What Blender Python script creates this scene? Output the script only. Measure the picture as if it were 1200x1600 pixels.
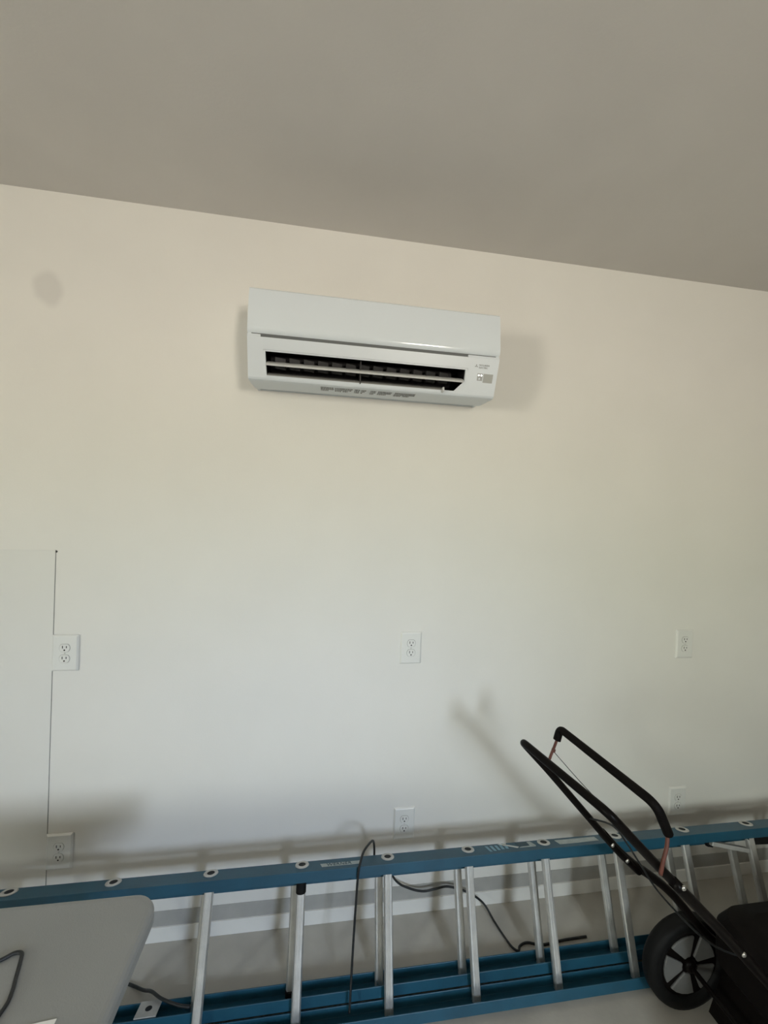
import bpy, bmesh, math, random
from mathutils import Vector, Matrix

for o in list(bpy.data.objects):
    bpy.data.objects.remove(o)
scene = bpy.context.scene
COL = scene.collection

# ------------------------------------------------------------------ camera
YAW, PITCH, ROLL = 0.1484, -0.0100, 0.0384
CAM = Vector((0.0, -1.6063, 1.6905))
FPX = 620.0                       # focal length in pixels of the 1200x1600 frame
cy, sy = math.cos(YAW), math.sin(YAW)
fwd = Vector((sy*math.cos(PITCH), cy*math.cos(PITCH), math.sin(PITCH)))
rgt = Vector((cy, -sy, 0.0))
upv = rgt.cross(fwd)
r2 = math.cos(ROLL)*rgt + math.sin(ROLL)*upv
u2 = -math.sin(ROLL)*rgt + math.cos(ROLL)*upv
cam_data = bpy.data.cameras.new('camera')
cam = bpy.data.objects.new('camera', cam_data)
COL.objects.link(cam)
cam.matrix_world = Matrix(((r2.x, u2.x, -fwd.x, CAM.x),
                           (r2.y, u2.y, -fwd.y, CAM.y),
                           (r2.z, u2.z, -fwd.z, CAM.z),
                           (0, 0, 0, 1)))
cam_data.sensor_fit = 'VERTICAL'
cam_data.sensor_height = 36.0
cam_data.lens = FPX/1600.0*36.0
cam_data.clip_start = 0.02
scene.camera = cam

# ------------------------------------------------------------------ world, lights, exposure
# outdoors as it reaches the room through the window behind the camera and an opening added in the left wall:
# warm sunlit ground below the horizon, greenery along it, pale blue sky above; the -x side is made dimmer and olive, added to darken the wall's right
world = bpy.data.worlds.new('world')
scene.world = world
world.use_nodes = True
wnt = world.node_tree
bg = wnt.nodes['Background']
tco = wnt.nodes.new('ShaderNodeTexCoord'); sep = wnt.nodes.new('ShaderNodeSeparateXYZ')
wnt.links.new(tco.outputs['Generated'], sep.inputs[0])
mrw = wnt.nodes.new('ShaderNodeMapRange')
mrw.inputs['From Min'].default_value = -0.5; mrw.inputs['From Max'].default_value = 0.5
wnt.links.new(sep.outputs['Z'], mrw.inputs['Value'])
def ramp(stops):
    wr = wnt.nodes.new('ShaderNodeValToRGB'); cr = wr.color_ramp
    cr.elements[0].position = stops[0][0]; cr.elements[0].color = (*stops[0][1], 1)
    cr.elements[1].position = stops[-1][0]; cr.elements[1].color = (*stops[-1][1], 1)
    for pp, cc in stops[1:-1]:
        e = cr.elements.new(pp); e.color = (*cc, 1)
    wnt.links.new(mrw.outputs['Result'], wr.inputs['Fac'])
    return wr.outputs['Color']
open_side = ramp([(0.0, (0.80, 0.745, 0.67)), (0.44, (0.93, 0.84, 0.73)), (0.50, (0.80, 0.80, 0.66)), (0.57, (0.78, 0.83, 0.76)), (0.63, (1.02, 1.18, 1.42)), (1.0, (0.92, 1.15, 1.50))])
dim_side = ramp([(0.0, (0.66, 0.61, 0.53)), (0.45, (0.74, 0.685, 0.585)), (0.52, (0.61, 0.62, 0.48)), (0.65, (0.59, 0.63, 0.56)), (1.0, (0.62, 0.70, 0.70))])
mrx = wnt.nodes.new('ShaderNodeMapRange'); mrx.interpolation_type = 'SMOOTHSTEP'
mrx.inputs['From Min'].default_value = 0.34; mrx.inputs['From Max'].default_value = -0.12
wnt.links.new(sep.outputs['X'], mrx.inputs['Value'])
wmx = wnt.nodes.new('ShaderNodeMix'); wmx.data_type = 'RGBA'
wnt.links.new(mrx.outputs['Result'], wmx.inputs['Factor'])
wnt.links.new(open_side, wmx.inputs['A']); wnt.links.new(dim_side, wmx.inputs['B'])
wnt.links.new(wmx.outputs['Result'], bg.inputs[0])
bg.inputs[1].default_value = 54.0

def portal(name, loc, rot, sx, sz):
    l = bpy.data.lights.new(name, 'AREA')
    l.shape = 'RECTANGLE'; l.size = sx; l.size_y = sz
    l.cycles.is_portal = True
    o = bpy.data.objects.new(name, l); COL.objects.link(o)
    o.location = loc; o.rotation_euler = rot
    return o
OPENINGS = [(0.95, 1.44, 1.42, 2.29)]     # x0, x1, z0, z1 in the wall behind the camera
for (a0, a1, b0, b1) in OPENINGS:
    portal('window_portal', ((a0+a1)/2, -4.15, (b0+b1)/2), (math.pi/2, 0, 0), a1-a0, b1-b0)
SIDE = (-3.70, -2.93, 1.30, 2.18)                                     # y0, y1, z0, z1 of an opening added to the left wall for its light
portal('window_portal', (-3.45, (SIDE[0]+SIDE[1])/2, (SIDE[2]+SIDE[3])/2), (math.pi/2, 0, -math.pi/2), SIDE[1]-SIDE[0], SIDE[3]-SIDE[2])

vs = scene.view_settings
vs.view_transform = 'Standard'; vs.look = 'None'; vs.gamma = 1.0
vs.use_curve_mapping = False
vs.exposure = 0.0

# ------------------------------------------------------------------ materials
def mat(name, col, rough=0.5, metal=0.0, noise=0.0, nscale=20.0, bump=0.0, bscale=200.0,
        emit=None, alpha=None, coat=0.0, spec=None):
    m = bpy.data.materials.new(name); m.use_nodes = True
    nt = m.node_tree; b = nt.nodes['Principled BSDF']
    b.inputs['Base Color'].default_value = (*col, 1)
    b.inputs['Roughness'].default_value = rough
    b.inputs['Metallic'].default_value = metal
    if spec is not None: b.inputs['Specular IOR Level'].default_value = spec
    if coat: b.inputs['Coat Weight'].default_value = coat; b.inputs['Coat Roughness'].default_value = 0.12
    if emit:
        b.inputs['Emission Color'].default_value = (*emit[0], 1)
        b.inputs['Emission Strength'].default_value = emit[1]
    if alpha is not None: b.inputs['Alpha'].default_value = alpha
    tc = nt.nodes.new('ShaderNodeTexCoord')
    if noise:
        n = nt.nodes.new('ShaderNodeTexNoise'); n.inputs['Scale'].default_value = nscale
        n.inputs['Detail'].default_value = 5
        nt.links.new(tc.outputs['Object'], n.inputs['Vector'])
        r = nt.nodes.new('ShaderNodeValToRGB')
        r.color_ramp.elements[0].position = 0.3; r.color_ramp.elements[1].position = 0.7
        r.color_ramp.elements[0].color = (*[c*(1-noise) for c in col], 1)
        r.color_ramp.elements[1].color = (*[min(1, c*(1+noise)) for c in col], 1)
        nt.links.new(n.outputs['Fac'], r.inputs['Fac'])
        nt.links.new(r.outputs['Color'], b.inputs['Base Color'])
    if bump:
        n2 = nt.nodes.new('ShaderNodeTexNoise'); n2.inputs['Scale'].default_value = bscale
        n2.inputs['Detail'].default_value = 3
        nt.links.new(tc.outputs['Object'], n2.inputs['Vector'])
        bp = nt.nodes.new('ShaderNodeBump'); bp.inputs['Strength'].default_value = bump
        bp.inputs['Distance'].default_value = 0.002
        nt.links.new(n2.outputs['Fac'], bp.inputs['Height'])
        nt.links.new(bp.outputs['Normal'], b.inputs['Normal'])
    return m

def wall_paint(name, col, smudges=()):
    """painted drywall with faint roller mottling and a few hand smudges (x, z, rx, rz, strength)"""
    m = mat(name, col, 0.6, noise=0.018, nscale=3.0, bump=0.10, bscale=160.0, spec=0.25)
    nt = m.node_tree; b = nt.nodes['Principled BSDF']
    src = b.inputs['Base Color'].links[0].from_socket
    geo = nt.nodes.new('ShaderNodeNewGeometry')
    nz = nt.nodes.new('ShaderNodeTexNoise'); nz.inputs['Scale'].default_value = 9.0
    nt.links.new(geo.outputs['Position'], nz.inputs['Vector'])
    sub = nt.nodes.new('ShaderNodeVectorMath'); sub.operation = 'MULTIPLY_ADD'
    sub.inputs[1].default_value = (0.05, 0.05, 0.05)
    nt.links.new(nz.outputs['Color'], sub.inputs[0]); nt.links.new(geo.outputs['Position'], sub.inputs[2])
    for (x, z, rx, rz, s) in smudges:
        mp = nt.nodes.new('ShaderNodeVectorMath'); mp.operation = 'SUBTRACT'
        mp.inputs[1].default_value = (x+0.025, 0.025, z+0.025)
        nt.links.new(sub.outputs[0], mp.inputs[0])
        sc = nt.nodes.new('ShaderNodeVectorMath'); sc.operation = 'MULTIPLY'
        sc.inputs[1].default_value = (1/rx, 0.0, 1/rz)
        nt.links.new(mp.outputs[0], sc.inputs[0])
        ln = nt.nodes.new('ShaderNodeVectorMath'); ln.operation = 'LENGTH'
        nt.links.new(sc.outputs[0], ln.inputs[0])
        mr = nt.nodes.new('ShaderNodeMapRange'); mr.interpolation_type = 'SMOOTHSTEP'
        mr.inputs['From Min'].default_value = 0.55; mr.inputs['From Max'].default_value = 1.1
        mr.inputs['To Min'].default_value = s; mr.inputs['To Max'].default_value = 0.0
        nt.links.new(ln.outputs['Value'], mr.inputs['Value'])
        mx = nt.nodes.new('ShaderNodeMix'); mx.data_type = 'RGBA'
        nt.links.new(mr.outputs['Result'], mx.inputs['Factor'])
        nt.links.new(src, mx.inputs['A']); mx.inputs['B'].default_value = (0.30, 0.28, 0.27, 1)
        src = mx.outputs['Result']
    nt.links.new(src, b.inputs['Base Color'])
    return m

M = {}
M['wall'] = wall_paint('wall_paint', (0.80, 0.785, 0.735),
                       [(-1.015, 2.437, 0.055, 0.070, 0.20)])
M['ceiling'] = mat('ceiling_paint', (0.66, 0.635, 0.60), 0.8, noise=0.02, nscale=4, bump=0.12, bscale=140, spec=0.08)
M['dark_wall'] = mat('bare_board_wall', (0.22, 0.20, 0.17), 0.8, noise=0.1, nscale=5)
M['other_wall'] = mat('grey_wall_paint', (0.42, 0.41, 0.39), 0.7, noise=0.04, nscale=4)
M['panel_paint'] = mat('panel_paint', (0.775, 0.765, 0.72), 0.58, noise=0.015, nscale=4, spec=0.25)
M['concrete'] = mat('concrete_floor', (0.45, 0.43, 0.385), 0.5, noise=0.10, nscale=6, bump=0.25, bscale=60)
M['white_trim'] = mat('white_trim_paint', (0.80, 0.79, 0.75), 0.45, noise=0.02, nscale=10)
M['grey_strip'] = mat('grey_exposed_base', (0.40, 0.395, 0.37), 0.75, noise=0.06, nscale=18, bump=0.2)
M['ac_white'] = mat('glossy_white_plastic', (0.74, 0.80, 0.84), 0.10, noise=0.006, nscale=4, coat=0.3)
M['ac_body'] = mat('satin_white_plastic', (0.70, 0.75, 0.79), 0.36, noise=0.01, nscale=6)
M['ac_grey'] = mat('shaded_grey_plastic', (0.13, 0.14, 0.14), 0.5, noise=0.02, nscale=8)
M['ac_vane'] = mat('pale_grey_vane', (0.56, 0.57, 0.56), 0.35, noise=0.02, nscale=8)
M['ac_dark'] = mat('black_cavity_plastic', (0.012, 0.012, 0.013), 0.5, noise=0.1, nscale=12)
M['ac_fan'] = mat('dark_fan_plastic', (0.030, 0.029, 0.030), 0.35, noise=0.15, nscale=14)
M['ac_smoke'] = mat('smoked_vane', (0.24, 0.24, 0.23), 0.2, noise=0.08, nscale=10)
M['ac_print'] = mat('grey_print', (0.26, 0.265, 0.265), 0.6, noise=0.05, nscale=40)
M['ac_printlite'] = mat('pale_grey_print', (0.36, 0.37, 0.37), 0.6, noise=0.05, nscale=40)
M['ac_window'] = mat('grey_sensor_window', (0.42, 0.43, 0.41), 0.25, noise=0.03, nscale=20)
M['led'] = mat('lit_indicator', (0.9, 0.9, 0.85), 0.3, noise=0.01, emit=((1, 1, 0.93), 1.6))
M['plate'] = mat('white_plate_plastic', (0.79, 0.79, 0.75), 0.28, noise=0.01, nscale=10)
M['joint'] = mat('grey_joint', (0.20, 0.195, 0.18), 0.8, noise=0.3, nscale=25)
M['slot'] = mat('dark_slot', (0.03, 0.028, 0.025), 0.7, noise=0.1, nscale=30)
M['recess'] = mat('grey_recess', (0.36, 0.36, 0.33), 0.6, noise=0.05, nscale=30)
M['screw'] = mat('painted_screw', (0.62, 0.62, 0.58), 0.35, noise=0.03, nscale=40)
M['blue'] = mat('blue_fibreglass', (0.010, 0.075, 0.125), 0.42, noise=0.14, nscale=9, bump=0.1, bscale=300)
M['alu'] = mat('brushed_aluminium', (0.76, 0.76, 0.735), 0.34, metal=0.75, noise=0.08, nscale=30, bump=0.1, bscale=500)
M['alu_dull'] = mat('dull_aluminium', (0.52, 0.52, 0.50), 0.5, metal=0.4, noise=0.08, nscale=40)
M['hole'] = mat('dark_hole', (0.010, 0.014, 0.018), 0.8, noise=0.1, nscale=20)
M['black_rubber'] = mat('black_rubber', (0.008, 0.008, 0.008), 0.6, noise=0.15, nscale=40, spec=0.15)
M['cord'] = mat('black_cord', (0.012, 0.014, 0.015), 0.5, noise=0.2, nscale=90, bump=0.3, bscale=400)
M['label_pale'] = mat('pale_sticker', (0.36, 0.42, 0.43), 0.45, noise=0.12, nscale=50)
M['label_white'] = mat('white_sticker', (0.60, 0.64, 0.63), 0.45, noise=0.10, nscale=40)
M['label_blue'] = mat('light_blue_sticker', (0.16, 0.33, 0.44), 0.4, noise=0.15, nscale=60)
M['label_dark'] = mat('dark_print', (0.012, 0.05, 0.075), 0.5, noise=0.1, nscale=40)
M['table'] = mat('pale_grey_plastic', (0.27, 0.275, 0.265), 0.40, noise=0.03, nscale=6, bump=0.25, bscale=350)
M['table_leg'] = mat('grey_coated_steel', (0.22, 0.22, 0.22), 0.45, metal=0.3, noise=0.06, nscale=15)
M['paper'] = mat('white_paper', (0.82, 0.81, 0.77), 0.8, noise=0.02, nscale=20)
M['mower_tube'] = mat('black_coated_tube', (0.0055, 0.0042, 0.0038), 0.35, noise=0.25, nscale=25, spec=0.08)
M['foam'] = mat('dark_foam_grip', (0.0055, 0.0042, 0.0038), 0.6, noise=0.2, nscale=50, bump=0.3, bscale=300, spec=0.08)
M['rust'] = mat('red_brown_rod', (0.12, 0.036, 0.022), 0.55, noise=0.25, nscale=50)
M['mower_body'] = mat('black_painted_steel', (0.0055, 0.0042, 0.0038), 0.6, noise=0.25, nscale=10, bump=0.2, bscale=80, spec=0.08)
M['engine'] = mat('dark_engine_plastic', (0.0055, 0.0042, 0.0038), 0.65, noise=0.2, nscale=14, spec=0.08)
M['hub'] = mat('grey_wheel_plastic', (0.15, 0.15, 0.145), 0.5, noise=0.08, nscale=14)
M['bolt'] = mat('bright_bolt', (0.62, 0.60, 0.56), 0.25, metal=0.9, noise=0.05, nscale=40)

# ------------------------------------------------------------------ mesh helpers
def wloc(o):
    v = Vector(o.location)
    while o.parent: o = o.parent; v = v + Vector(o.location)
    return v

def obj(name, bm, m, parent=None, smooth=False, bevel=0.0, seg=2, local=False):
    """link a bmesh given in world coordinates as one mesh object under parent"""
    me = bpy.data.meshes.new(name)
    if parent is not None and not local:
        bmesh.ops.translate(bm, verts=bm.verts, vec=-wloc(parent))
    bmesh.ops.recalc_face_normals(bm, faces=bm.faces)
    bm.to_mesh(me); bm.free()
    me.materials.append(M[m] if isinstance(m, str) else m)
    if smooth:
        for p in me.polygons: p.use_smooth = True
    o = bpy.data.objects.new(name, me); COL.objects.link(o)
    if parent is not None: o.parent = parent
    if bevel:
        md = o.modifiers.new('bevel', 'BEVEL'); md.width = bevel; md.segments = seg
        md.limit_method = 'ANGLE'; md.angle_limit = math.radians(40)
    return o

def thing(name, label, cat, loc=(0, 0, 0), group=None):
    o = bpy.data.objects.new(name, None); COL.objects.link(o)
    o.empty_display_size = 0.05
    o.location = loc; o['label'] = label; o['category'] = cat
    if group: o['group'] = group
    return o

def tag(o, label, cat, group=None):
    o['label'] = label; o['category'] = cat
    if group: o['group'] = group
    return o

def struct(name, bm, m, parent=None, **k):
    o = obj(name, bm, m, parent, **k)
    if parent is None: o['kind'] = 'structure'
    return o

def box(x0, x1, y0, y1, z0, z1, bm=None):
    bm = bm or bmesh.new()
    v = [bm.verts.new((x, y, z)) for z in (z0, z1) for y in (y0, y1) for x in (x0, x1)]
    for f in ((0, 1, 3, 2), (4, 6, 7, 5), (0, 4, 5, 1), (2, 3, 7, 6), (0, 2, 6, 4), (1, 5, 7, 3)):
        bm.faces.new([v[i] for i in f])
    return bm

def prism(pts, d, bm=None):
    """closed polygon of Vectors pushed along d"""
    bm = bm or bmesh.new(); d = Vector(d)
    a = [bm.verts.new(Vector(p)) for p in pts]; b = [bm.verts.new(Vector(p)+d) for p in pts]
    bm.faces.new(a); bm.faces.new(list(reversed(b)))
    n = len(a)
    for i in range(n): bm.faces.new((a[i], b[i], b[(i+1) % n], a[(i+1) % n]))
    return bm

def catmull(pts, n=6):
    P = [Vector(p) for p in pts]
    P = [P[0]*2-P[1]] + P + [P[-1]*2-P[-2]]
    out = []
    for i in range(1, len(P)-2):
        a, b, c, d = P[i-1:i+3]
        for k in range(n):
            t = k/n
            out.append(0.5*((2*b)+(c-a)*t+(2*a-5*b+4*c-d)*t*t+(3*b-a-3*c+d)*t**3))
    out.append(P[-2]); return out

def fillet(pts, r, n=5):
    """round the inner corners of a polyline"""
    P = [Vector(p) for p in pts]; out = [P[0]]
    for i in range(1, len(P)-1):
        a = (P[i-1]-P[i]); c = (P[i+1]-P[i])
        rr = min(r, a.length*0.45, c.length*0.45)
        A = P[i]+a.normalized()*rr; Cc = P[i]+c.normalized()*rr
        for k in range(n+1):
            t = k/n
            out.append(A*(1-t)**2+P[i]*2*t*(1-t)+Cc*t*t)
    out.append(P[-1]); return out

def tube(path, rad, n=10, bm=None, cap=True):
    bm = bm or bmesh.new(); P = [Vector(p) for p in path]
    rads = rad if isinstance(rad, (list, tuple)) else [rad]*len(P)
    t0 = (P[1]-P[0]).normalized()
    ref = Vector((0, 0, 1)) if abs(t0.z) < 0.9 else Vector((1, 0, 0))
    nx = t0.cross(ref).normalized(); rings = []
    for i, p in enumerate(P):
        t = (P[min(i+1, len(P)-1)]-P[max(i-1, 0)]).normalized()
        nx = (nx - t*nx.dot(t)).normalized(); ny = t.cross(nx)
        rings.append([bm.verts.new(p+(nx*math.cos(a)+ny*math.sin(a))*rads[i])
                      for a in [2*math.pi*k/n for k in range(n)]])
    for a, b in zip(rings, rings[1:]):
        for k in range(n): bm.faces.new((a[k], a[(k+1) % n], b[(k+1) % n], b[k]))
    if cap: bm.faces.new(list(reversed(rings[0]))); bm.faces.new(rings[-1])
    return bm

def lathe(prof, origin, axis, n=32, bm=None, closed=True):
    """profile of (radius, along-axis) swept around axis"""
    bm = bm or bmesh.new(); ax = Vector(axis).normalized(); o = Vector(origin)
    ref = Vector((0, 0, 1)) if abs(ax.z) < 0.9 else Vector((1, 0, 0))
    e1 = ax.cross(ref).normalized(); e2 = ax.cross(e1)
    rings = []
    for (r, h) in prof:
        rings.append([bm.verts.new(o+ax*h+(e1*math.cos(2*math.pi*k/n)+e2*math.sin(2*math.pi*k/n))*max(r, 1e-5)) for k in range(n)])
    m = len(rings)
    for i in range(m if closed else m-1):
        a, b = rings[i], rings[(i+1) % m]
        for k in range(n): bm.faces.new((a[k], a[(k+1) % n], b[(k+1) % n], b[k]))
    return bm

def text_bm(body, size, origin, ux, uy, extrude=0.0003, align='LEFT', shear=0.0, space=1.0):
    c = bpy.data.curves.new('lettering', 'FONT'); c.body = body; c.size = size
    c.extrude = extrude; c.align_x = align; c.shear = shear; c.space_character = space
    c.resolution_u = 2
    t = bpy.data.objects.new('lettering', c); COL.objects.link(t)
    bpy.context.view_layer.update()
    me = bpy.data.meshes.new_from_object(t.evaluated_get(bpy.context.evaluated_depsgraph_get()))
    bm = bmesh.new(); bm.from_mesh(me)
    ux = Vector(ux).normalized(); uy = Vector(uy).normalized(); uz = ux.cross(uy)
    for v in bm.verts:
        v.co = Vector(origin)+ux*v.co.x+uy*v.co.y+uz*v.co.z
    bpy.data.objects.remove(t); bpy.data.curves.remove(c); bpy.data.meshes.remove(me)
    return bm

# ------------------------------------------------------------------ the room
XL, XR, YB, H = -3.4, 4.6, -4.1, 2.7835
struct('floor', box(XL-.1, XR+.1, YB-.1, 0.1, -0.12, 0.0), 'concrete')
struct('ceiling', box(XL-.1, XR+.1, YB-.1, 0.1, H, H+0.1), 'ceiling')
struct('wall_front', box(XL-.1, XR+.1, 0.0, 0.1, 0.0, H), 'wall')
y0, y1, z0, z1 = SIDE
bm = box(XL-.1, XL, YB, y0, 0.0, H); box(XL-.1, XL, y1, 0.0, 0.0, H, bm)
box(XL-.1, XL, y0, y1, 0.0, z0, bm); box(XL-.1, XL, y0, y1, z1, H, bm)
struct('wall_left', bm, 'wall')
bm = box(XL, XL+.02, y0-.06, y0, z0-.06, z1+.06); box(XL, XL+.02, y1, y1+.06, z0-.06, z1+.06, bm)
box(XL, XL+.02, y0, y1, z0-.06, z0, bm); box(XL, XL+.02, y0, y1, z1, z1+.06, bm)
struct('window_2', bm, 'white_trim')  # frame round the added opening, an unseen light source on the left
struct('wall_right', box(XR, XR+.1, YB, 0.0, 0.0, H), 'dark_wall')
# wall behind the camera with the window opening
o1 = OPENINGS[0]
bm = box(XL-.1, o1[0], YB-.1, YB, 0, H); box(o1[1], XR+.1, YB-.1, YB, 0, H, bm)
for (a0, a1, b0, b1) in OPENINGS:
    box(a0, a1, YB-.1, YB, 0, b0, bm); box(a0, a1, YB-.1, YB, b1, H, bm)
struct('wall_back', bm, 'other_wall')
for i, (a0, a1, b0, b1) in enumerate(OPENINGS):
    bm = box(a0-.06, a0, YB, YB+.02, b0-.06, b1+.06); box(a1, a1+.06, YB, YB+.02, b0-.06, b1+.06, bm)
    box(a0, a1, YB, YB+.02, b0-.06, b0, bm); box(a0, a1, YB, YB+.02, b1, b1+.06, bm)
    struct('window_%d' % (i+1), bm, 'white_trim')

# base of the wall: a white skirting and a grey exposed strip above it
struct('baseboard_front', box(XL, XR, -0.008, 0.0, 0.0, 0.057), 'white_trim', bevel=0.0015)
struct('trim_1', box(XL, XR, -0.0025, 0.0, 0.057, 0.115), 'grey_strip')

# painted board let into the wall at the left, with an open joint round it
PX1, PZ1 = -0.963, 1.492
bm = box(XL+0.05, PX1-0.0012, -0.0022, 0.0, 0.125, PZ1-0.0012)
p = obj('wall_board', bm, 'panel_paint', bevel=0.001)
tag(p, 'flat white painted board on the wall behind the left outlets, thin dark joint round it', 'wall panel')
bm = box(PX1-0.0015, PX1+0.0002, -0.0012, 0.0, 0.125, PZ1)
obj('joint', bm, 'joint', p)
obj('nail_hole', lathe([(0.0001, 0), (0.004, 0), (0.004, 0.0016), (0.0001, 0.0016)], (PX1+0.001, 0, PZ1-0.006), (0, -1, 0), 10), 'slot', p)

# ------------------------------------------------------------------ air conditioner
XC, HW = 0.1665, 0.441
ac = thing('air_conditioner', 'white wall-mounted mini split air conditioner with open louvre above the outlets', 'air conditioner', (XC, 0, 2.128))
P0 = Vector((0, -0.236, 2.243)); P1 = Vector((0, -0.196, 2.121)); P2 = Vector((0, -0.035, 2.128))
TOPF = Vector((0, -0.222, 2.412))
X = Vector((1, 0, 0))
def side_poly(x):
    pts = [(0, 2.128), (-0.035, 2.128), (-0.19, 2.124), (-0.232, 2.243), (-0.216, 2.404), (-0.17, 2.408), (0, 2.408)]
    return [Vector((x, y, z)) for y, z in pts]
bm = prism(side_poly(XC-HW+.001), (0.012, 0, 0)); prism(side_poly(XC+HW-.013), (0.012, 0, 0), bm)
box(XC-HW+.002, XC+HW-.002, -0.21, -0.0, 2.398, 2.407, bm)      # top
box(XC-HW+.002, XC+HW-.002, -0.012, -0.0, 2.130, 2.400, bm)     # back
obj('casing', bm, 'ac_body', ac, bevel=0.002)
# front panel: gently bowed, rolled under at the bottom edge
prof = [(-0.205, 2.4125), (-0.217, 2.411), (-0.2235, 2.405), (-0.2285, 2.38), (-0.2335, 2.34), (-0.2370, 2.30), (-0.2385, 2.28), (-0.2387, 2.274)]
ya, za, an = -0.2387, 2.274, 0.0
for k in range(12):                                   # lower edge rolls under
    an += math.radians(5.0); ya += 0.0022*math.sin(an); za -= 0.0022*math.cos(an); prof.append((ya, za))
prof += [(-0.224, 2.2515), (-0.216, 2.26), (-0.206, 2.38), (-0.2, 2.40)]
bm = bmesh.new(); R0 = []; R1 = []
prism([Vector((XC-HW, y, z)) for y, z in prof], (2*HW, 0, 0), bm)
fp = obj('front_panel', bm, 'ac_white', ac, smooth=True)
es = fp.modifiers.new('split', 'EDGE_SPLIT'); es.split_angle = math.radians(20)
# shadow gap under the panel
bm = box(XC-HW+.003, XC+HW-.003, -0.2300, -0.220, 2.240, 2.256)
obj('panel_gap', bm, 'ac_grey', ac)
for e0, e1 in ((XC-HW, -0.232), (0.489, XC+HW)):
    obj('end_tab', box(e0, e1, -0.2362, -0.224, 2.2432, 2.2508), 'ac_body', ac)
# lower fascia with the air outlet
def fas(x, t, off=0.0):
    nrm = Vector((0, -(P0.z-P1.z), -(P1.y-P0.y)))      # outward normal of the sloping face
    nrm = Vector((0, -(P0-P1).z, (P0-P1).y)).normalized()
    q = P0.lerp(P1, t); return Vector((x, q.y, q.z))+nrm*off
OXL, OXR, OT, OB = -0.217, 0.487, 0.34, 0.95
hole = [(OXL, OT), (OXR, OT), (OXR, 0.66), (0.452, OB), (OXL+0.004, OB)]
xa, xb = XC-HW, XC+HW
bm = bmesh.new()
out = [(xa, 0), (xb, 0), (xb, 1), (xa, 1)]
vo = [bm.verts.new(fas(*q)) for q in out]; vh = [bm.verts.new(fas(*q)) for q in hole]
vb = [bm.verts.new(fas(q[0], q[1], -0.012)) for q in hole]
bm.faces.new((vo[0], vo[1], vh[1], vh[0])); bm.faces.new((vo[1], vo[2], vh[2], vh[1]))
bm.faces.new((vo[2], vh[3], vh[2])); bm.faces.new((vo[2], vo[3], vh[4], vh[3])); bm.faces.new((vo[3], vo[0], vh[0], vh[4]))
for i in range(5): bm.faces.new((vh[i], vh[(i+1) % 5], vb[(i+1) % 5], vb[i]))
# underside from the break back to the wall, rounded at the break
u0 = [vo[3], vo[2]]
for (y, z) in [(-0.191, 2.1155), (-0.180, 2.1135), (-0.06, 2.121), (-0.03, 2.127), (-0.03, 2.1335)]:
    u1 = [bm.verts.new((xa, y, z)), bm.verts.new((xb, y, z))]
    bm.faces.new((u0[0], u0[1], u1[1], u1[0])); u0 = u1
fascia = obj('outlet_fascia', bm, 'ac_body', ac)
# pale rim round the outlet
bm = bmesh.new()
def bar3(a, b, w, h, bm):
    a = Vector(a); b = Vector(b); d = (b-a).normalized()
    up = Vector((0, (P0-P1).y, (P0-P1).z)).normalized()
    nn = d.cross(up).normalized(); up = nn.cross(d)
    prism([a+up*w/2+nn*h/2, a-up*w/2+nn*h/2, a-up*w/2-nn*h/2, a+up*w/2-nn*h/2], b-a, bm)
for i in (1, 2, 3):
    q, r_ = hole[i], hole[(i+1) % 5]
    bar3(fas(q[0], q[1], 0.0), fas(r_[0], r_[1], 0.0), 0.0045, 0.003, bm)
obj('outlet_rim', bm, 'ac_body', fascia)
# dark cavity behind
bm = bmesh.new()
cav = [Vector((OXL-.006, -0.226, 2.206)), Vector((OXL-.006, -0.08, 2.235)), Vector((OXL-.006, -0.05, 2.16)), Vector((OXL-.006, -0.175, 2.118))]
a = [bm.verts.new(v) for v in cav]; b = [bm.verts.new(v+Vector((OXR-OXL+.012, 0, 0))) for v in cav]
bm.faces.new(a); bm.faces.new(list(reversed(b)))
for i in range(3): bm.faces.new((a[i], a[i+1], b[i+1], b[i]))
obj('air_outlet', bm, 'ac_dark', ac)
# cross-flow fan and the vertical deflectors
fan = obj('fan', lathe([(0.0, 0), (0.031, 0), (0.031, 0.66), (0.0, 0.66)], (OXL+.01, -0.125, 2.192), (1, 0, 0), 24), 'ac_fan', ac)
bm0 = None
for k in range(13):
    x = OXL+0.03+k*0.0485
    if bm0 is None:
        bmk = prism([Vector((x, -0.205, 2.192)), Vector((x, -0.150, 2.205)), Vector((x, -0.140, 2.165)), Vector((x, -0.190, 2.158))], (0.036, 0.012, 0))
        d0 = obj('deflector', bmk, 'ac_fan', ac, bevel=0.002); bm0 = d0
    else:
        d = d0.copy(); COL.objects.link(d); d.location = (k*0.0485, 0, 0)
# the vanes
def vane(name, x0, x1, t, w, th, m, off):
    c = P0.lerp(P1, t); nn = Vector((0, -(P0-P1).z, (P0-P1).y)).normalized()
    c = c+nn*off
    ang = math.radians(24); d = Vector((0, -math.cos(ang), -math.sin(ang))); e = Vector((0, math.sin(ang), -math.cos(ang)))
    pts = []
    for k in range(9):
        a = math.pi*k/8; pts.append(Vector((x0, 0, 0))+c+d*(w/2*math.cos(a))-e*(th*0.9*math.sin(a)+th*0.2))
    for k in range(9):
        a = math.pi*(1-k/8); pts.append(Vector((x0, 0, 0))+c+d*(w/2*math.cos(a))-e*(th*0.35*math.sin(a)-th*0.55))
    return obj(name, prism(pts, (x1-x0, 0, 0)), m, ac)
v1 = vane('upper_vane', OXL+.003, OXR-.005, 0.635, 0.062, 0.006, 'ac_vane', -0.022)
v1.data.materials[0] = M['ac_vane']
v2 = vane('lower_vane', OXL+.006, 0.410, 0.90, 0.050, 0.0035, 'ac_smoke', -0.022)
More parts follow.
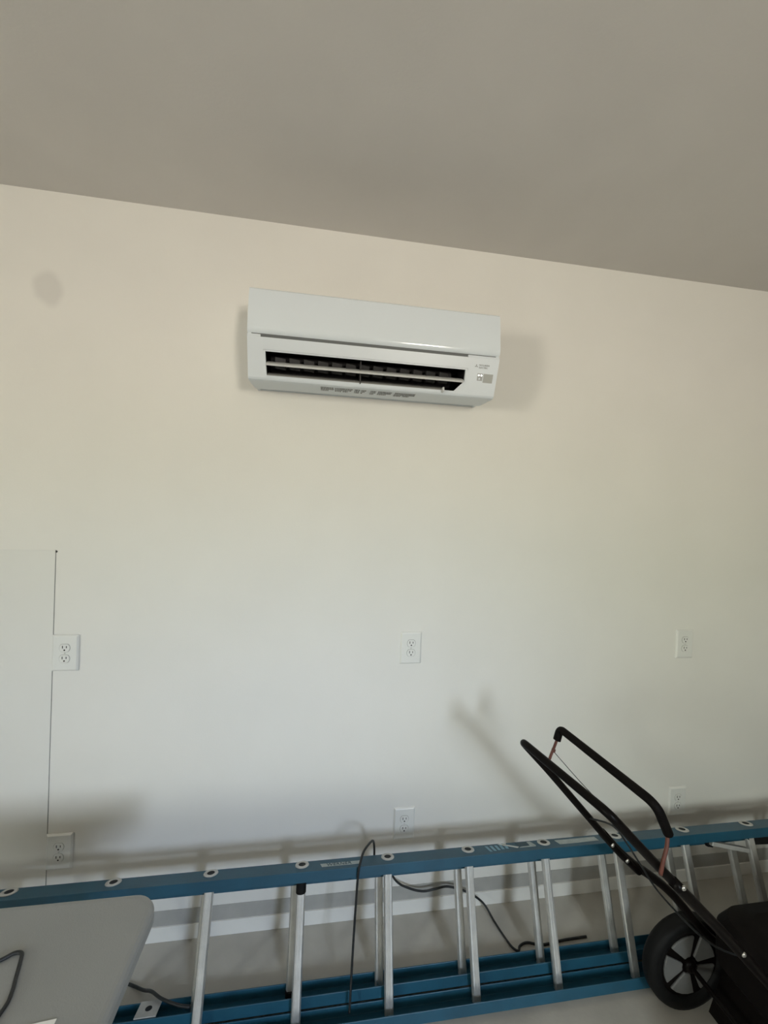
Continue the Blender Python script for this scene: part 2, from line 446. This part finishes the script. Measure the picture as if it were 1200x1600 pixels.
obj('vane_tip', box(0.405, 0.412, -0.214, -0.175, 2.120, 2.136), 'ac_vane', v2, bevel=0.002)
obj('vane_support', box(0.105, 0.109, -0.205, -0.16, 2.125, 2.205), 'ac_fan', ac)
# lettering, lights and sensor on the right end of the fascia
NF = Vector((0, -(P0-P1).z, (P0-P1).y)).normalized(); UF = (P0-P1).normalized()
em = bmesh.new()
ec = fas(0.5235, 0.215, 0.0004); s = 0.0065
for ang in (90, 210, 330):
    d = X*math.cos(math.radians(ang))+UF*math.sin(math.radians(ang)); q = X*(-math.sin(math.radians(ang)))+UF*math.cos(math.radians(ang))
    prism([ec, ec+d*s*0.5*1.0+q*s*0.29, ec+d*s, ec+d*s*0.5-q*s*0.29], NF*0.0004, em)
obj('emblem', em, 'ac_print', ac)
obj('lettering', text_bm('MITSUBISHI', 0.0078, fas(0.5335, 0.205, 0.0004), X, UF), 'ac_print', ac)
obj('lettering', text_bm('ELECTRIC', 0.0078, fas(0.5335, 0.268, 0.0004), X, UF), 'ac_print', ac)
def fas_box(x0, x1, t0, t1, th):
    pts = [fas(x0, t0), fas(x1, t0), fas(x1, t1), fas(x0, t1)]
    return prism(pts, NF*th)
obj('sensor_window', fas_box(0.5555, 0.5915, 0.405, 0.645, 0.0008), 'ac_window', ac)
obj('indicator_panel', fas_box(0.5325, 0.5525, 0.405, 0.60, 0.0004), 'ac_printlite', ac)
for x in (0.5375, 0.5475):
    obj('indicator_light', lathe([(0.0001, 0), (0.0036, 0), (0.003, 0.001), (0.0001, 0.0015)], fas(x, 0.455), NF, 14), 'led', ac)
obj('indicator_button', lathe([(0.0001, 0), (0.0042, 0), (0.0036, 0.0008), (0.0001, 0.0012)], fas(0.541, 0.55), NF, 14), 'ac_body', ac)
# illegible small print on the underside
random.seed(4)
bm = bmesh.new(); x = -0.03
for w_, g in [(0.045, .006), (0.025, .004), (0.03, .012), (0.018, .006), (0.014, .02), (0.02, .008), (0.05, .012), (0.03, .004), (0.04, 0)]:
    for row in range(3):
        y = -0.168+row*0.021; z0 = 2.1135+(y+0.18)/0.12*0.0075-0.0006
        xx = x
        while xx < x+w_*(1 if row < 2 else random.uniform(.4, .9)):
            l = random.uniform(.002, .006)
            box(xx, xx+l, y, y+0.0125, z0-0.0003, z0+0.0003, bm); xx += l+random.uniform(.0008, .002)
    x += w_+g
obj('small_print', bm, 'ac_print', ac)

# ------------------------------------------------------------------ electrical outlets
def make_outlet(x, z, off, label):
    t = thing('wall_outlet', label, 'outlet', (x, 0, z), 'duplex outlets in the back wall')
    y0 = -off
    hw, hh, th = 0.0445, 0.0665, 0.0075
    bm = bmesh.new()
    rows = []
    for (ins, y) in ((0, y0), (0, y0-0.002), (0.006, y0-th)):
        rows.append([bm.verts.new((x+sx*(hw-ins), y, z+sz*(hh-ins))) for sx, sz in ((-1, -1), (1, -1), (1, 1), (-1, 1))])
    for a, b in zip(rows, rows[1:]):
        for k in range(4): bm.faces.new((a[k], a[(k+1) % 4], b[(k+1) % 4], b[k]))
    bm.faces.new(rows[0]); bm.faces.new(rows[-1])
    obj('cover_plate', bm, 'plate', t, bevel=0.001)
    yf = y0-th
    for s in (1, -1):
        zc = z+s*0.0198
        pts = []
        for k in range(28):
            a = 2*math.pi*k/28; px = 0.0172*math.cos(a); pz = 0.0172*math.sin(a)
            pts.append(Vector((x+px, yf, zc+max(-0.0142, min(0.0142, pz)))))
        r = obj('receptacle', prism(pts, (0, -0.0022, 0)), 'plate', t, bevel=0.0006)
        cen = Vector((x, yf, zc))
        obj('recess', prism([cen+(p_-cen)*1.07 for p_ in pts], (0, -0.0005, 0)), 'recess', r)
        bm = box(x-0.0078, x-0.0052, yf-0.0027, yf-0.0021, zc-0.001, zc+0.0085)
        box(x+0.0052, x+0.0078, yf-0.0027, yf-0.0021, zc-0.000, zc+0.0075, bm)
        lathe([(0.0001, 0), (0.0029, 0), (0.0029, 0.0006), (0.0001, 0.0006)], (x, yf-0.0021, zc-0.0075), (0, -1, 0), 12, bm)
        obj('slots', bm, 'slot', r)
    obj('screw', lathe([(0.0001, 0), (0.0032, 0), (0.0025, 0.0012), (0.0001, 0.0014)], (x, yf, z), (0, -1, 0), 12), 'screw', t)
    return t
OX = (-0.9194, 0.3744, 1.6684)
lab_u = ['white duplex outlet overlapping the thin joint of the wall board, upper one',
         'white duplex outlet midway up the wall below the air conditioner',
         'white duplex outlet midway up the wall at the right, above the mower handle']
lab_l = ['white duplex outlet just above the blue ladder rail near the table',
         'white duplex outlet just above the ladder beside the looped black cord',
         'white duplex outlet just above the ladder, behind the mower handle bend']
for i, x in enumerate(OX):
    make_outlet(x, 1.1156, 0.0023 if i == 0 else 0.0, lab_u[i])
    make_outlet(x, 0.382, 0.0023 if i == 0 else 0.0, lab_l[i])

# ------------------------------------------------------------------ extension ladder lying on its side
AL = math.radians(17.5)
LT = Vector((0, -0.2026, 0.4245))
La = Vector((0, -math.sin(AL), -math.cos(AL)))      # from the upper rail to the lower rail
Ln = Vector((0, -math.cos(AL), math.sin(AL)))       # towards the room
LW = 0.437
LX0, LX1 = -1.45, 2.75
def L(x, s, t): return Vector((x, 0, 0))+LT+La*s+Ln*t
ladder = thing('extension_ladder', 'blue fibreglass extension ladder with aluminium rungs lying on edge along the wall', 'ladder', (0.65, -0.30, 0.0))
def channel(name, w0, w1, tc, flip):
    """C-shaped rail: web outside, flanges turned in"""
    tb_, tf_, fl, th = -0.022, 0.045, 0.031, 0.0042     # back and front edge of the rail beside the rung line
    sg = 1 if not flip else -1
    base = w0 if not flip else w1
    poly = [(0, tb_), (0, tf_), (fl, tf_), (fl, tf_-th), (th, tf_-th), (th, tb_+th), (fl, tb_+th), (fl, tb_)]
    return obj(name, prism([L(LX0, base+sg*s_, tc+t_) for s_, t_ in poly], (LX1-LX0, 0, 0)), 'blue', ladder, bevel=0.0015)
RT = -0.0725; RS0, RS1 = 0.040, 0.407     # the narrower fly section behind
top_rail = channel('rail', 0, LW, 0, False)
channel('rail', 0, LW, 0, True)
channel('rail', RS0, RS1, RT, False)
channel('rail', RS0, RS1, RT, True)

def rung_bm(s0, s1, t):
    """fluted round rung around (0, s, t)"""
    bm = bmesh.new(); n = 32; rings = []
    for s_ in (s0, s1):
        ring = []
        for k in range(n):
            a = 2*math.pi*k/n; r = 0.0155-(0.0006 if k % 2 else 0)
            if math.sin(a) > 0.75: r *= 0.75/math.sin(a)*1.0           # flat tread
            ring.append(bm.verts.new(L(r*math.cos(a), s_, t+r*math.sin(a))))
        rings.append(ring)
    for k in range(n): bm.faces.new((rings[0][k], rings[0][(k+1) % n], rings[1][(k+1) % n], rings[1][k]))
    bm.faces.new(rings[0]); bm.faces.new(rings[1]); return bm
def ferrule_bm(s_, t, sign):
    return lathe([(0.0120, 0), (0.0240, 0), (0.0230, 0.0020), (0.0185, 0.0034), (0.0125, 0.0024)], L(0, s_, t), La*sign, 26)
def hole_bm(s_, t, sign):
    pts = []
    for k in range(24):
        a = 2*math.pi*k/24; px = 0.0122*math.cos(a); pt = 0.0122*math.sin(a)
        pts.append(L(px, s_+sign*0.0004, t+max(-0.0122, min(0.0085, pt))))
    return prism(pts, La*sign*0.0016)
front0 = obj('rung', rung_bm(0.0042, LW-0.0042, 0), 'alu', ladder, smooth=False)
f0 = obj('ferrule', ferrule_bm(0, 0, -1), 'alu_dull', front0, smooth=True)
h0 = obj('rung_end', hole_bm(0, 0, -1), 'hole', front0)
rear0 = obj('rung', rung_bm(RS0+0.0042, RS1-0.0042, RT), 'alu', ladder)
g0 = obj('ferrule', ferrule_bm(RS0, RT, -1), 'alu_dull', rear0, smooth=True)
RX0 = -0.9474
first = True
for i in range(-1, 12):
    for src, kids, dx in ((front0, (f0, h0), 0.0), (rear0, (g0,), -0.0228)):
        x = RX0+0.3048*i+dx
        if i == -1:
            src.location = (x-0.0+0.0, 0, 0); continue
        r = src.copy(); COL.objects.link(r); r.location = (x, 0, 0)
        for c in kids:
            d = c.copy(); COL.objects.link(d); d.parent = r
# black rubber sleeves on one pair of rungs
xs = RX0+0.3048*3
obj('rung_sleeve', tube([L(xs, 0.026, 0), L(xs, 0.078, 0)], 0.0172, 18), 'black_rubber', ladder, bevel=0.002)
obj('rung_sleeve', tube([L(xs-0.0228, RS1-0.028, RT), L(xs-0.0228, RS1-0.008, RT)], 0.0172, 18), 'black_rubber', ladder, bevel=0.002)
# square plate with a hole on the lower rail
pl = obj('bracket_plate', prism([L(-0.535, RS1-0.034, RT-0.020), L(-0.470, RS1-0.034, RT-0.020), L(-0.470, RS1-0.034, RT+0.040), L(-0.535, RS1-0.034, RT+0.040)], La*0.003), 'alu_dull', ladder)
obj('plate_hole', lathe([(0.0001, 0), (0.010, 0), (0.010, 0.0008), (0.0001, 0.0008)], L(-0.502, RS1-0.0341, RT+0.010), -La, 18), 'hole', pl)
# aluminium rung lock near the right end
rl = obj('rung_lock', prism([L(1.585, 0.050, 0.010), L(1.592, 0.036, 0.010), L(1.755, 0.072, 0.010), L(1.748, 0.087, 0.010)], Ln*0.022), 'alu_dull', ladder, bevel=0.002)
obj('lock_hook', prism([L(1.575, 0.034, 0.005), L(1.625, 0.034, 0.005), L(1.600, 0.062, 0.005), L(1.578, 0.058, 0.005)], Ln*0.012), 'black_rubber', rl)
obj('lock_body', prism([L(1.765, 0.034, -0.02), L(1.90, 0.034, -0.02), L(1.90, 0.075, -0.02), L(1.80, 0.070, -0.02)], Ln*0.03), 'black_rubber', rl)
# stickers on the upper rail's web
LL = L
def L(x, s, t): return LL(x, s, max(-0.0205, min(0.0435, t*0.85+0.011)))     # keep every sticker on the web
def sticker(pts, m, h=0.0006): return prism([L(x, -0.0002, t) for x, t in pts], -La*h)
ws = obj('maker_sticker', sticker([(0.030, -0.006), (0.172, -0.006), (0.166, 0.017), (0.036, 0.017)], ''), 'label_pale', top_rail)
tb = text_bm('WERNER', 0.0215, L(0.052, -0.0012, 0.0135), X, -Ln, 0.0003, space=1.02)
o = obj('lettering', tb, 'label_dark', ladder)
bm = bmesh.new()
for k in range(5):
    x = 0.652+k*0.017
    prism([L(x, -0.0002, 0.020-k*0.003), L(x+0.010, -0.0002, 0.022-k*0.003), L(x+0.004+k*.002, -0.0002, -0.022), L(x-0.006+k*.002, -0.0002, -0.024)], -La*0.0006, bm)
obj('striped_sticker', bm, 'label_blue', top_rail)
bm = prism([L(0.700, -0.0009, -0.030), L(0.712, -0.0009, -0.034), L(0.772, -0.0009, 0.006), L(0.764, -0.0009, 0.014)], -La*0.0006)
prism([L(0.722, -0.0009, -0.034), L(0.735, -0.0009, -0.036), L(0.728, -0.0009, -0.012), L(0.716, -0.0009, -0.014)], -La*0.0006, bm)
obj('torn_sticker', bm, 'label_white', top_rail)
bm = prism([L(0.772, -0.0002, 0.012), L(0.838, -0.0002, 0.012), L(0.842, -0.0002, 0.002), L(0.780, -0.0002, 0.005)], -La*0.0006)
prism([L(0.818, -0.0002, 0.004), L(0.842, -0.0002, 0.004), L(0.832, -0.0002, -0.030), L(0.818, -0.0002, -0.030)], -La*0.0006, bm)
obj('warning_sticker', bm, 'label_pale', top_rail)
obj('warning_sticker', sticker([(0.770, -0.028), (0.815, -0.028), (0.816, 0.002), (0.776, 0.003)], ''), 'label_dark', top_rail)
obj('warning_sticker', sticker([(0.930, -0.020), (1.100, -0.020), (1.100, 0.014), (0.936, 0.016)], ''), 'label_pale', top_rail)
L = LL

# ------------------------------------------------------------------ cords
def cord(name, pts, r, label, m='cord'):
    return tag(obj(name, tube(catmull(pts, 7), r, 8), m, smooth=True), label, 'cord')
cord('cord', [(0.238, -0.106, 0.340), (0.236, -0.108, 0.385), (0.227, -0.128, 0.425), (0.206, -0.172, 0.452), (0.182, -0.212, 0.460), (0.165, -0.250, 0.447), (0.159, -0.261, 0.412),
              (0.156, -0.264, 0.345), (0.151, -0.275, 0.235), (0.146, -0.298, 0.140), (0.142, -0.318, 0.070), (0.140, -0.330, 0.034)], 0.0040,
     'black cord looped over the top ladder rail and hanging in front of it')
cord('cord', [(0.300, -0.020, 0.235), (0.345, -0.030, 0.166), (0.400, -0.035, 0.135), (0.457, -0.035, 0.117), (0.510, -0.035, 0.121), (0.560, -0.035, 0.126),
              (0.620, -0.036, 0.108), (0.680, -0.040, 0.078), (0.722, -0.050, 0.046), (0.748, -0.085, 0.014), (0.768, -0.140, 0.0042), (0.782, -0.180, 0.0042), (0.800, -0.196, 0.0042),
              (0.815, -0.180, 0.0042), (0.850, -0.172, 0.0042), (0.905, -0.186, 0.0042), (1.00, -0.180, 0.0042), (1.10, -0.178, 0.0042)], 0.0042,
     'black cord drooping along the wall behind the ladder rungs')
cord('cord', [(-0.95, -0.10, 0.0046), (-0.72, -0.105, 0.0046), (-0.615, -0.138, 0.0046), (-0.555, -0.168, 0.012), (-0.515, -0.200, 0.040), (-0.47, -0.235, 0.052),
              (-0.41, -0.262, 0.056), (-0.372, -0.268, 0.052)], 0.0046,
     'black cord crossing the lower ladder rail beside the table')

# ------------------------------------------------------------------ plastic table at the lower left
TZ = 0.73
table = thing('folding_table', 'pale grey plastic table with rounded corners at the lower left', 'table', (-0.975, -0.90, 0))
def rrect(x0, x1, y0, y1, r, z, n=8):
    pts = []
    for cx, cy_, a0 in ((x1-r, y1-r, 0), (x0+r, y1-r, 90), (x0+r, y0+r, 180), (x1-r, y0+r, 270)):
        for k in range(n+1):
            a = math.radians(a0+90*k/n); pts.append(Vector((cx+r*math.cos(a), cy_+r*math.sin(a), z)))
    return pts
tx0, tx1, ty0, ty1 = -1.58, -0.362, -1.22, -0.573
bm = bmesh.new(); rings = []
for ins, z in ((0.010, TZ-0.042), (0.0, TZ-0.034), (0.0, TZ-0.012), (0.003, TZ-0.005), (0.009, TZ-0.001), (0.016, TZ)):
    rings.append([bm.verts.new(p) for p in rrect(tx0+ins, tx1-ins, ty0+ins, ty1-ins, 0.055-ins*0.5, z)])
n = len(rings[0])
for a, b in zip(rings, rings[1:]):
    for k in range(n): bm.faces.new((a[k], a[(k+1) % n], b[(k+1) % n], b[k]))
bm.faces.new(list(reversed(rings[0]))); bm.faces.new(rings[-1])
obj('table_top', bm, 'table', table, smooth=False, bevel=0.0)
for x in (tx0+0.16, tx1-0.16):
    for y in (ty0+0.07, ty1-0.07):
        lg = obj('leg', tube([(x, y, TZ-0.042), (x, y, 0.012)], 0.0135, 12), 'table_leg', table)
        obj('foot', tube([(x, y, 0.018), (x, y, 0.0)], 0.0165, 12), 'black_rubber', lg)
    obj('leg_brace', tube([(x, ty0+0.07, 0.20), (x, ty1-0.07, 0.20)], 0.010, 10), 'table_leg', table)
cord('cord', [(-0.90, -0.80, TZ+.0036), (-0.74, -0.745, TZ+.0036), (-0.655, -0.712, TZ+.0036), (-0.624, -0.700, TZ+.0036), (-0.606, -0.689, TZ+.0036), (-0.591, -0.691, TZ+.0036), (-0.583, -0.706, TZ+.0036),
              (-0.571, -0.735, TZ+.0036), (-0.560, -0.762, TZ+.0036), (-0.556, -0.79, TZ+.0036), (-0.568, -0.86, TZ+.0036), (-0.62, -0.95, TZ+.0036)], 0.0036,
     'black cord lying in a hairpin bend on the plastic table')
bm = prism([Vector((-0.50, -0.816, TZ+.0002)), Vector((-0.452, -0.812, TZ+.0002)), Vector((-0.44, -1.02, TZ+.0002)), Vector((-0.59, -1.03, TZ+.0002))], (0, 0, 0.0012))
tag(obj('paper_sheet', bm, 'paper'), 'white sheet of paper on the plastic table at the photo edge', 'paper')

# ------------------------------------------------------------------ lawn mower at the lower right
mower = thing('lawn_mower', 'black push lawn mower with raised tube handle parked by the ladder', 'lawn mower', (1.62, -0.66, 0))
YA, YBm = -0.462, -0.755
A = Vector((0.636, -0.446, 0.977)); B = Vector((0.702, -0.755, 0.977))
up = fillet([(1.060, YA, 0.533), (0.981, YA, 0.606), (0.722, -0.455, 0.889), A, B, (0.826, YBm, 0.852), (0.960, YBm, 0.722)], 0.030, 6)
obj('upper_handle', tube(up, 0.0112, 14), 'mower_tube', mower, smooth=True)
for y, pts in ((YA, [(0.925, YA+0.006, 0.668), (1.02, YA+0.006, 0.573), (1.107, YA, 0.512), (1.190, YA, 0.443), (1.334, YA, 0.288), (1.49, YA-.004, 0.163)]),
               (YBm, [(0.880, YBm-0.006, 0.800), (0.96, YBm-0.006, 0.722), (1.078, YBm, 0.605), (1.28, YBm, 0.395), (1.49, YBm+.004, 0.175)])):
    lo = obj('lower_handle', tube(catmull(pts, 5), 0.0132, 14), 'mower_tube', mower, smooth=True)
    obj('mount_bracket', box(1.455, 1.525, y-0.020, y+0.020, 0.130, 0.215), 'mower_body', lo, bevel=0.004)
# bright bolts where the two handle halves meet
for (x, y, z, sgn) in ((0.950, YA-0.012, 0.640, -1), (1.005, YA-0.012, 0.584, -1), (0.897, YBm-0.017, 0.794, -1), (1.085, YBm-0.012, 0.600, -1)):
    obj('handle_bolt', lathe([(0.0001, 0), (0.0065, 0), (0.006, 0.003), (0.003, 0.0048), (0.0001, 0.005)], (x, y, z), (0, -1, 0), 14), 'bolt', mower, smooth=True)
# bail bar with thin rust red legs
bp = fillet([(0.7555, -0.452, 0.975), (0.766, -0.450, 1.010), (0.812, -0.772, 1.004), (0.856, -0.764, 0.925)], 0.030, 7)
bail = obj('bail_bar', tube(bp, 0.0115, 14), 'foam', mower, smooth=True)
obj('bail_leg', tube(catmull([(0.757, -0.452, 0.980), (0.747, -0.452, 0.952), (0.738, -0.452, 0.930), (0.726, -0.452, 0.893)], 5), [0.0042]*16, 8), 'rust', bail, smooth=True)
obj('bail_leg', tube(catmull([(0.855, -0.764, 0.930), (0.848, -0.770, 0.900), (0.836, -0.774, 0.868), (0.830, -0.774, 0.835)], 5), 0.0044, 8), 'rust', bail, smooth=True)
obj('bail_hook', lathe([(0.0001, 0), (0.0062, 0.001), (0.0062, 0.009), (0.0001, 0.010)], (0.744, -0.452, 0.938), (0.02, 0, 0.08), 10), 'rust', bail)
# control cables
obj('control_cable', tube(catmull([(0.745, -0.455, 0.940), (0.800, -0.500, 0.880), (0.855, -0.545, 0.822), (0.930, -0.553, 0.718), (0.985, -0.552, 0.642)], 5), 0.0011, 6), 'cord', mower)
obj('control_cable', tube(catmull([(0.868, -0.466, 0.728), (0.900, -0.53, 0.752), (0.935, -0.55, 0.71), (0.985, -0.55, 0.640), (1.06, -0.56, 0.54), (1.2, -0.6, 0.42), (1.40, -0.62, 0.36)], 6), 0.0028, 8), 'cord', mower, smooth=True)
# wheels
def wheel_parts():
    R, w = 0.155, 0.026
    tire = lathe([(0.112, -w*.8), (0.135, -w), (0.150, -w*.85), (R, -w*.45), (R, w*.45), (0.150, w*.85), (0.135, w), (0.112, w*.8)], (0, 0, 0), (0, 1, 0), 48)
    disc = lathe([(0.0001, -0.012), (0.112, -0.012), (0.115, -0.018), (0.115, 0.018), (0.112, 0.012), (0.0001, 0.012)], (0, 0, 0), (0, 1, 0), 48)
    lobes = []
    for k in range(5):
        a0 = math.radians(72*k+10); a1 = a0+math.radians(56)
        for sgn in (-1, 1):
            pts = [Vector((0.030*math.cos(a), sgn*0.011, 0.030*math.sin(a))) for a in (a0+.1, (a0+a1)/2, a1-.1)]
            pts += [Vector((0.100*math.cos(a1+(a0-a1)*t), sgn*0.011, 0.100*math.sin(a1+(a0-a1)*t))) for t in (0, .25, .5, .75, 1)]
            lobes.append((pts, sgn))
    return tire, disc, lobes
wheels = [(1.302, -0.415, 0.155), (1.302, -0.905, 0.155), (1.93, -0.415, 0.155), (1.93, -0.905, 0.155)]
proto = None
for (x, y, z) in wheels:
    if proto is None:
        tire, disc, lobes = wheel_parts()
        w_ = obj('wheel', disc, 'mower_tube', mower, local=True); w_.location = Vector((x, y, z))-Vector(mower.location)
        kids = [obj('tire', tire, 'black_rubber', w_, local=True, smooth=True)]
        for pts, sgn in lobes:
            kids.append(obj('hub_lobe', prism(pts, (0, sgn*0.008, 0)), 'hub', w_, local=True, bevel=0.003))
        kids.append(obj('axle_cap', lathe([(0.0001, -0.03), (0.018, -0.028), (0.022, -0.02), (0.022, 0.02), (0.018, 0.028), (0.0001, 0.03)], (0, 0, 0), (0, 1, 0), 20), 'mower_tube', w_, local=True, smooth=True))
        proto = w_
    else:
        c = proto.copy(); COL.objects.link(c); c.location = Vector((x, y, z))-Vector(mower.location)
        for k in kids:
            d = k.copy(); COL.objects.link(d); d.parent = c
# deck and engine
dk = []
for ins, z in ((0.0, 0.070), (0.0, 0.19), (0.03, 0.245), (0.09, 0.262)):
    dk.append(rrect(1.385+ins, 2.02-ins, -0.872+ins, -0.448-ins, 0.12-ins*.4, z))
bm = bmesh.new(); rings = [[bm.verts.new(p) for p in r_] for r_ in dk]; n = len(rings[0])
for a, b in zip(rings, rings[1:]):
    for k in range(n): bm.faces.new((a[k], a[(k+1) % n], b[(k+1) % n], b[k]))
bm.faces.new(list(reversed(rings[0]))); bm.faces.new(rings[-1])
obj('deck', bm, 'mower_body', mower)
en = []
for ins, z in ((0.03, 0.262), (0.0, 0.30), (0.0, 0.40), (0.02, 0.440), (0.07, 0.462)):
    en.append(rrect(1.275+ins, 1.86-ins, -0.85+ins, -0.495-ins, 0.08-ins*.4, z))
bm = bmesh.new(); rings = [[bm.verts.new(p) for p in r_] for r_ in en]; n = len(rings[0])
for a, b in zip(rings, rings[1:]):
    for k in range(n): bm.faces.new((a[k], a[(k+1) % n], b[(k+1) % n], b[k]))
bm.faces.new(list(reversed(rings[0]))); bm.faces.new(rings[-1])
obj('engine_cover', bm, 'engine', mower)
obj('axle', tube([(1.302, -0.905, 0.155), (1.302, -0.415, 0.155)], 0.008, 10), 'mower_tube', mower)
obj('axle', tube([(1.93, -0.905, 0.155), (1.93, -0.415, 0.155)], 0.008, 10), 'mower_tube', mower)
obj('rear_flap', prism([Vector((1.395, -0.83, 0.23)), Vector((1.40, -0.83, 0.235)), Vector((1.34, -0.83, 0.05)), Vector((1.33, -0.83, 0.05))], (0, 0.35, 0)), 'mower_body', mower)
